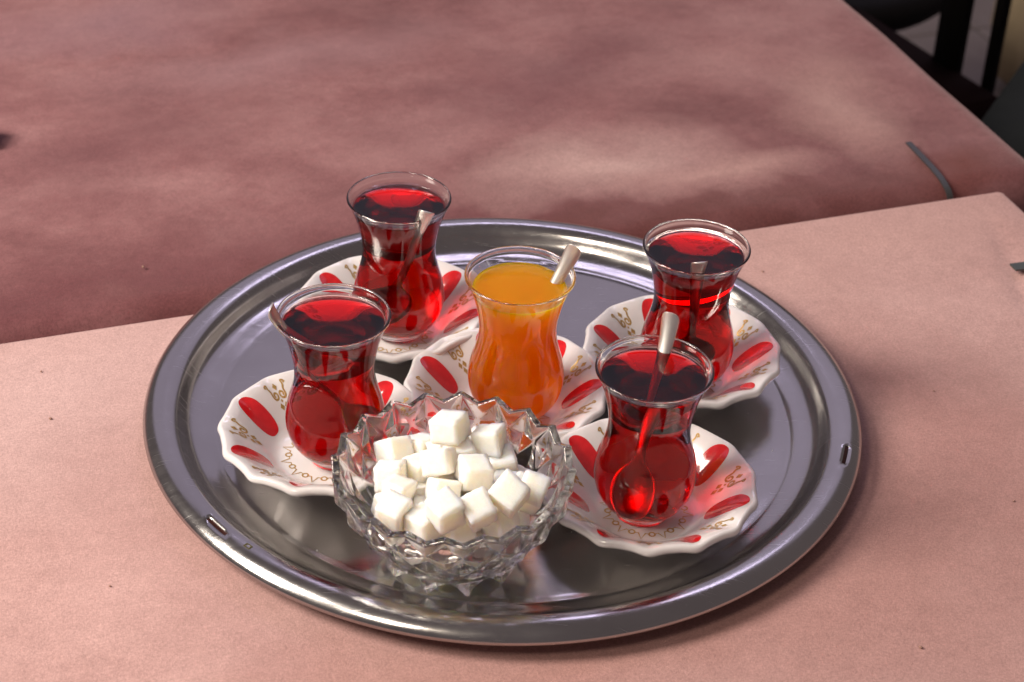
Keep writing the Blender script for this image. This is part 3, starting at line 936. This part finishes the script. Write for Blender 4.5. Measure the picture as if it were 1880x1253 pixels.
BL = {      # lower cubes of which a piece shows
    11: 'sliver of a sugar cube between its neighbours behind the front wall of the bowl',
    25: 'sugar cube seen through the front wall of the bowl, at the right',
    31: 'sugar cube seen through the front wall of the bowl, left of its middle',
    32: 'sugar cube seen through the front wall of the bowl, at the far left',
    33: 'sugar cube pressed to the front wall of the bowl, seen through it, in the middle',
    34: 'sliver of a sugar cube just right behind the topmost one',
    36: 'small piece of a sugar cube showing just above the diamond tipped one',
    21: 'sliver of a sugar cube right under the big middle cube',
    22: 'sliver of a sugar cube behind the big middle cube, left of the topmost one',
    23: CL[8], 26: CL[7],
    24: 'sliver of a sugar cube between the broad topped and the square faced cubes',
    28: 'sugar cube peeping out at the far left, behind the lowest left cube',
    29: 'sliver of a sugar cube left of the one with the dim sloping top',
}
m = NT('sugar'); g1 = m.noise(1500, 2, .8); g2 = m.noise(420, 3, .7)
m.link(m.ramp(g2, [(.3, (.945, .875, .755)), (.7, (.975, .92, .825))]), m.p.inputs['Base Color'])
m.set(Roughness=.75, Subsurface_Weight=1.0, Subsurface_Scale=.014, Specular_IOR_Level=.3)
m.p.inputs['Subsurface Radius'].default_value = (1.0, .80, .52)
m.bump(g2, .35, .0006, m.bump(g1, .5, .0005)); SUGAR = m.m


def sugar_mesh(seed, s):
    r = random.Random(seed); bm = bmesh.new(); bmesh.ops.create_cube(bm, size=1)
    for q in bm.verts:
        for i in range(3): q.co[i] *= s[i] * 1.02; q.co[i] += r.uniform(-.0006, .0006)
    bmesh.ops.bevel(bm, geom=bm.edges[:], offset=.0005, segments=2, affect='EDGES')
    bmesh.ops.triangulate(bm, faces=[f for f in bm.faces if len(f.verts) > 4])
    bmesh.ops.subdivide_edges(bm, edges=[e for e in bm.edges if e.calc_length() > .004], cuts=7, use_grid_fill=True)
    for q in bm.verts: q.co += Vector((r.gauss(0, 1), r.gauss(0, 1), r.gauss(0, 1))) * .00013
    me = bpy.data.meshes.new('sugar'); bm.to_mesh(me); bm.free(); return me


for k, loc, q, s in CUBES:
    if k in (7, 8): continue
    o = link('sugar_cube', sugar_mesh(k, s), SUGAR); o.location = loc; o.rotation_mode = 'QUATERNION'; o.rotation_quaternion = q
    tag(o, CL[k], 'sugar cube', 'sugar cubes in the bowl')
for k, (loc, q, s) in enumerate(BURIED):
    if k == 35: continue
    o = link('sugar_cube', sugar_mesh(100 + k, s), SUGAR); o.location = loc; o.rotation_mode = 'QUATERNION'; o.rotation_quaternion = q
    tag(o, BL.get(k, 'white sugar cube buried under the heap inside the glass bowl'), 'sugar cube', 'sugar cubes in the bowl')

# loose sugar grains on the tray
bm = bmesh.new(); r = random.Random(12)
spots = [(-.1163, -.1119), (-.105, -.130), (-.0413, -.1607), (-.0367, -.171), (-.060, -.152), (-.085, -.150), (-.019, -.166), (-.021, -.1635), (.015, -.168), (.085, -.139), (.10, -.128), (-.09, -.128)]
for _ in range(34): a = r.uniform(0, 6.28); q = .155 * math.sqrt(r.random()); spots.append((q * math.cos(a), q * math.sin(a) * .9 - .01))
for i, (x, y) in enumerate(spots):
    if math.hypot(x, y) > .157: continue
    s = r.uniform(.0004, .0008) if i < 12 else r.uniform(.0002, .0004)
    bmesh.ops.create_cube(bm, size=s, matrix=Matrix.Translation((x, y, TZ + s * .5)) @ Matrix.Rotation(r.uniform(0, 3), 4, 'Z') @ Matrix.Diagonal((1, 1.4, .9, 1)))
me = bpy.data.meshes.new('grains'); bm.to_mesh(me); bm.free()
tag(link('sugar_grains', me, SUGAR, smooth=False), 'loose white sugar grains scattered on the steel tray', 'sugar grains', kind='stuff')

# crumbs and lint on the cloths
bm = bmesh.new(); r = random.Random(5)
for i, (x, y) in enumerate([(-.2352, .1391), (.157, .1727), (.2139, -.1704), (-.2535, -.0245), (.25, .05), (-.19, -.16), (.28, -.05), (-.27, .02)]):
    s_ = (.0011, .0008, .0010, .0010, .0006, .0007, .0006, .0007)[i]
    bmesh.ops.create_icosphere(bm, subdivisions=1, radius=s_, matrix=Matrix.Translation((x, y, .0006 if i else .0)) @ Matrix.Rotation(r.uniform(0, 3), 4, 'Z') @ Matrix.Diagonal((1.3, .8, .6, 1)))
me = bpy.data.meshes.new('crumbs'); bm.to_mesh(me); bm.free()
tag(link('crumbs', me, simple('crumb', (.30, .17, .13), .8), smooth=True), 'a few tiny crumbs lying on the rose velvet', 'crumbs', kind='stuff')
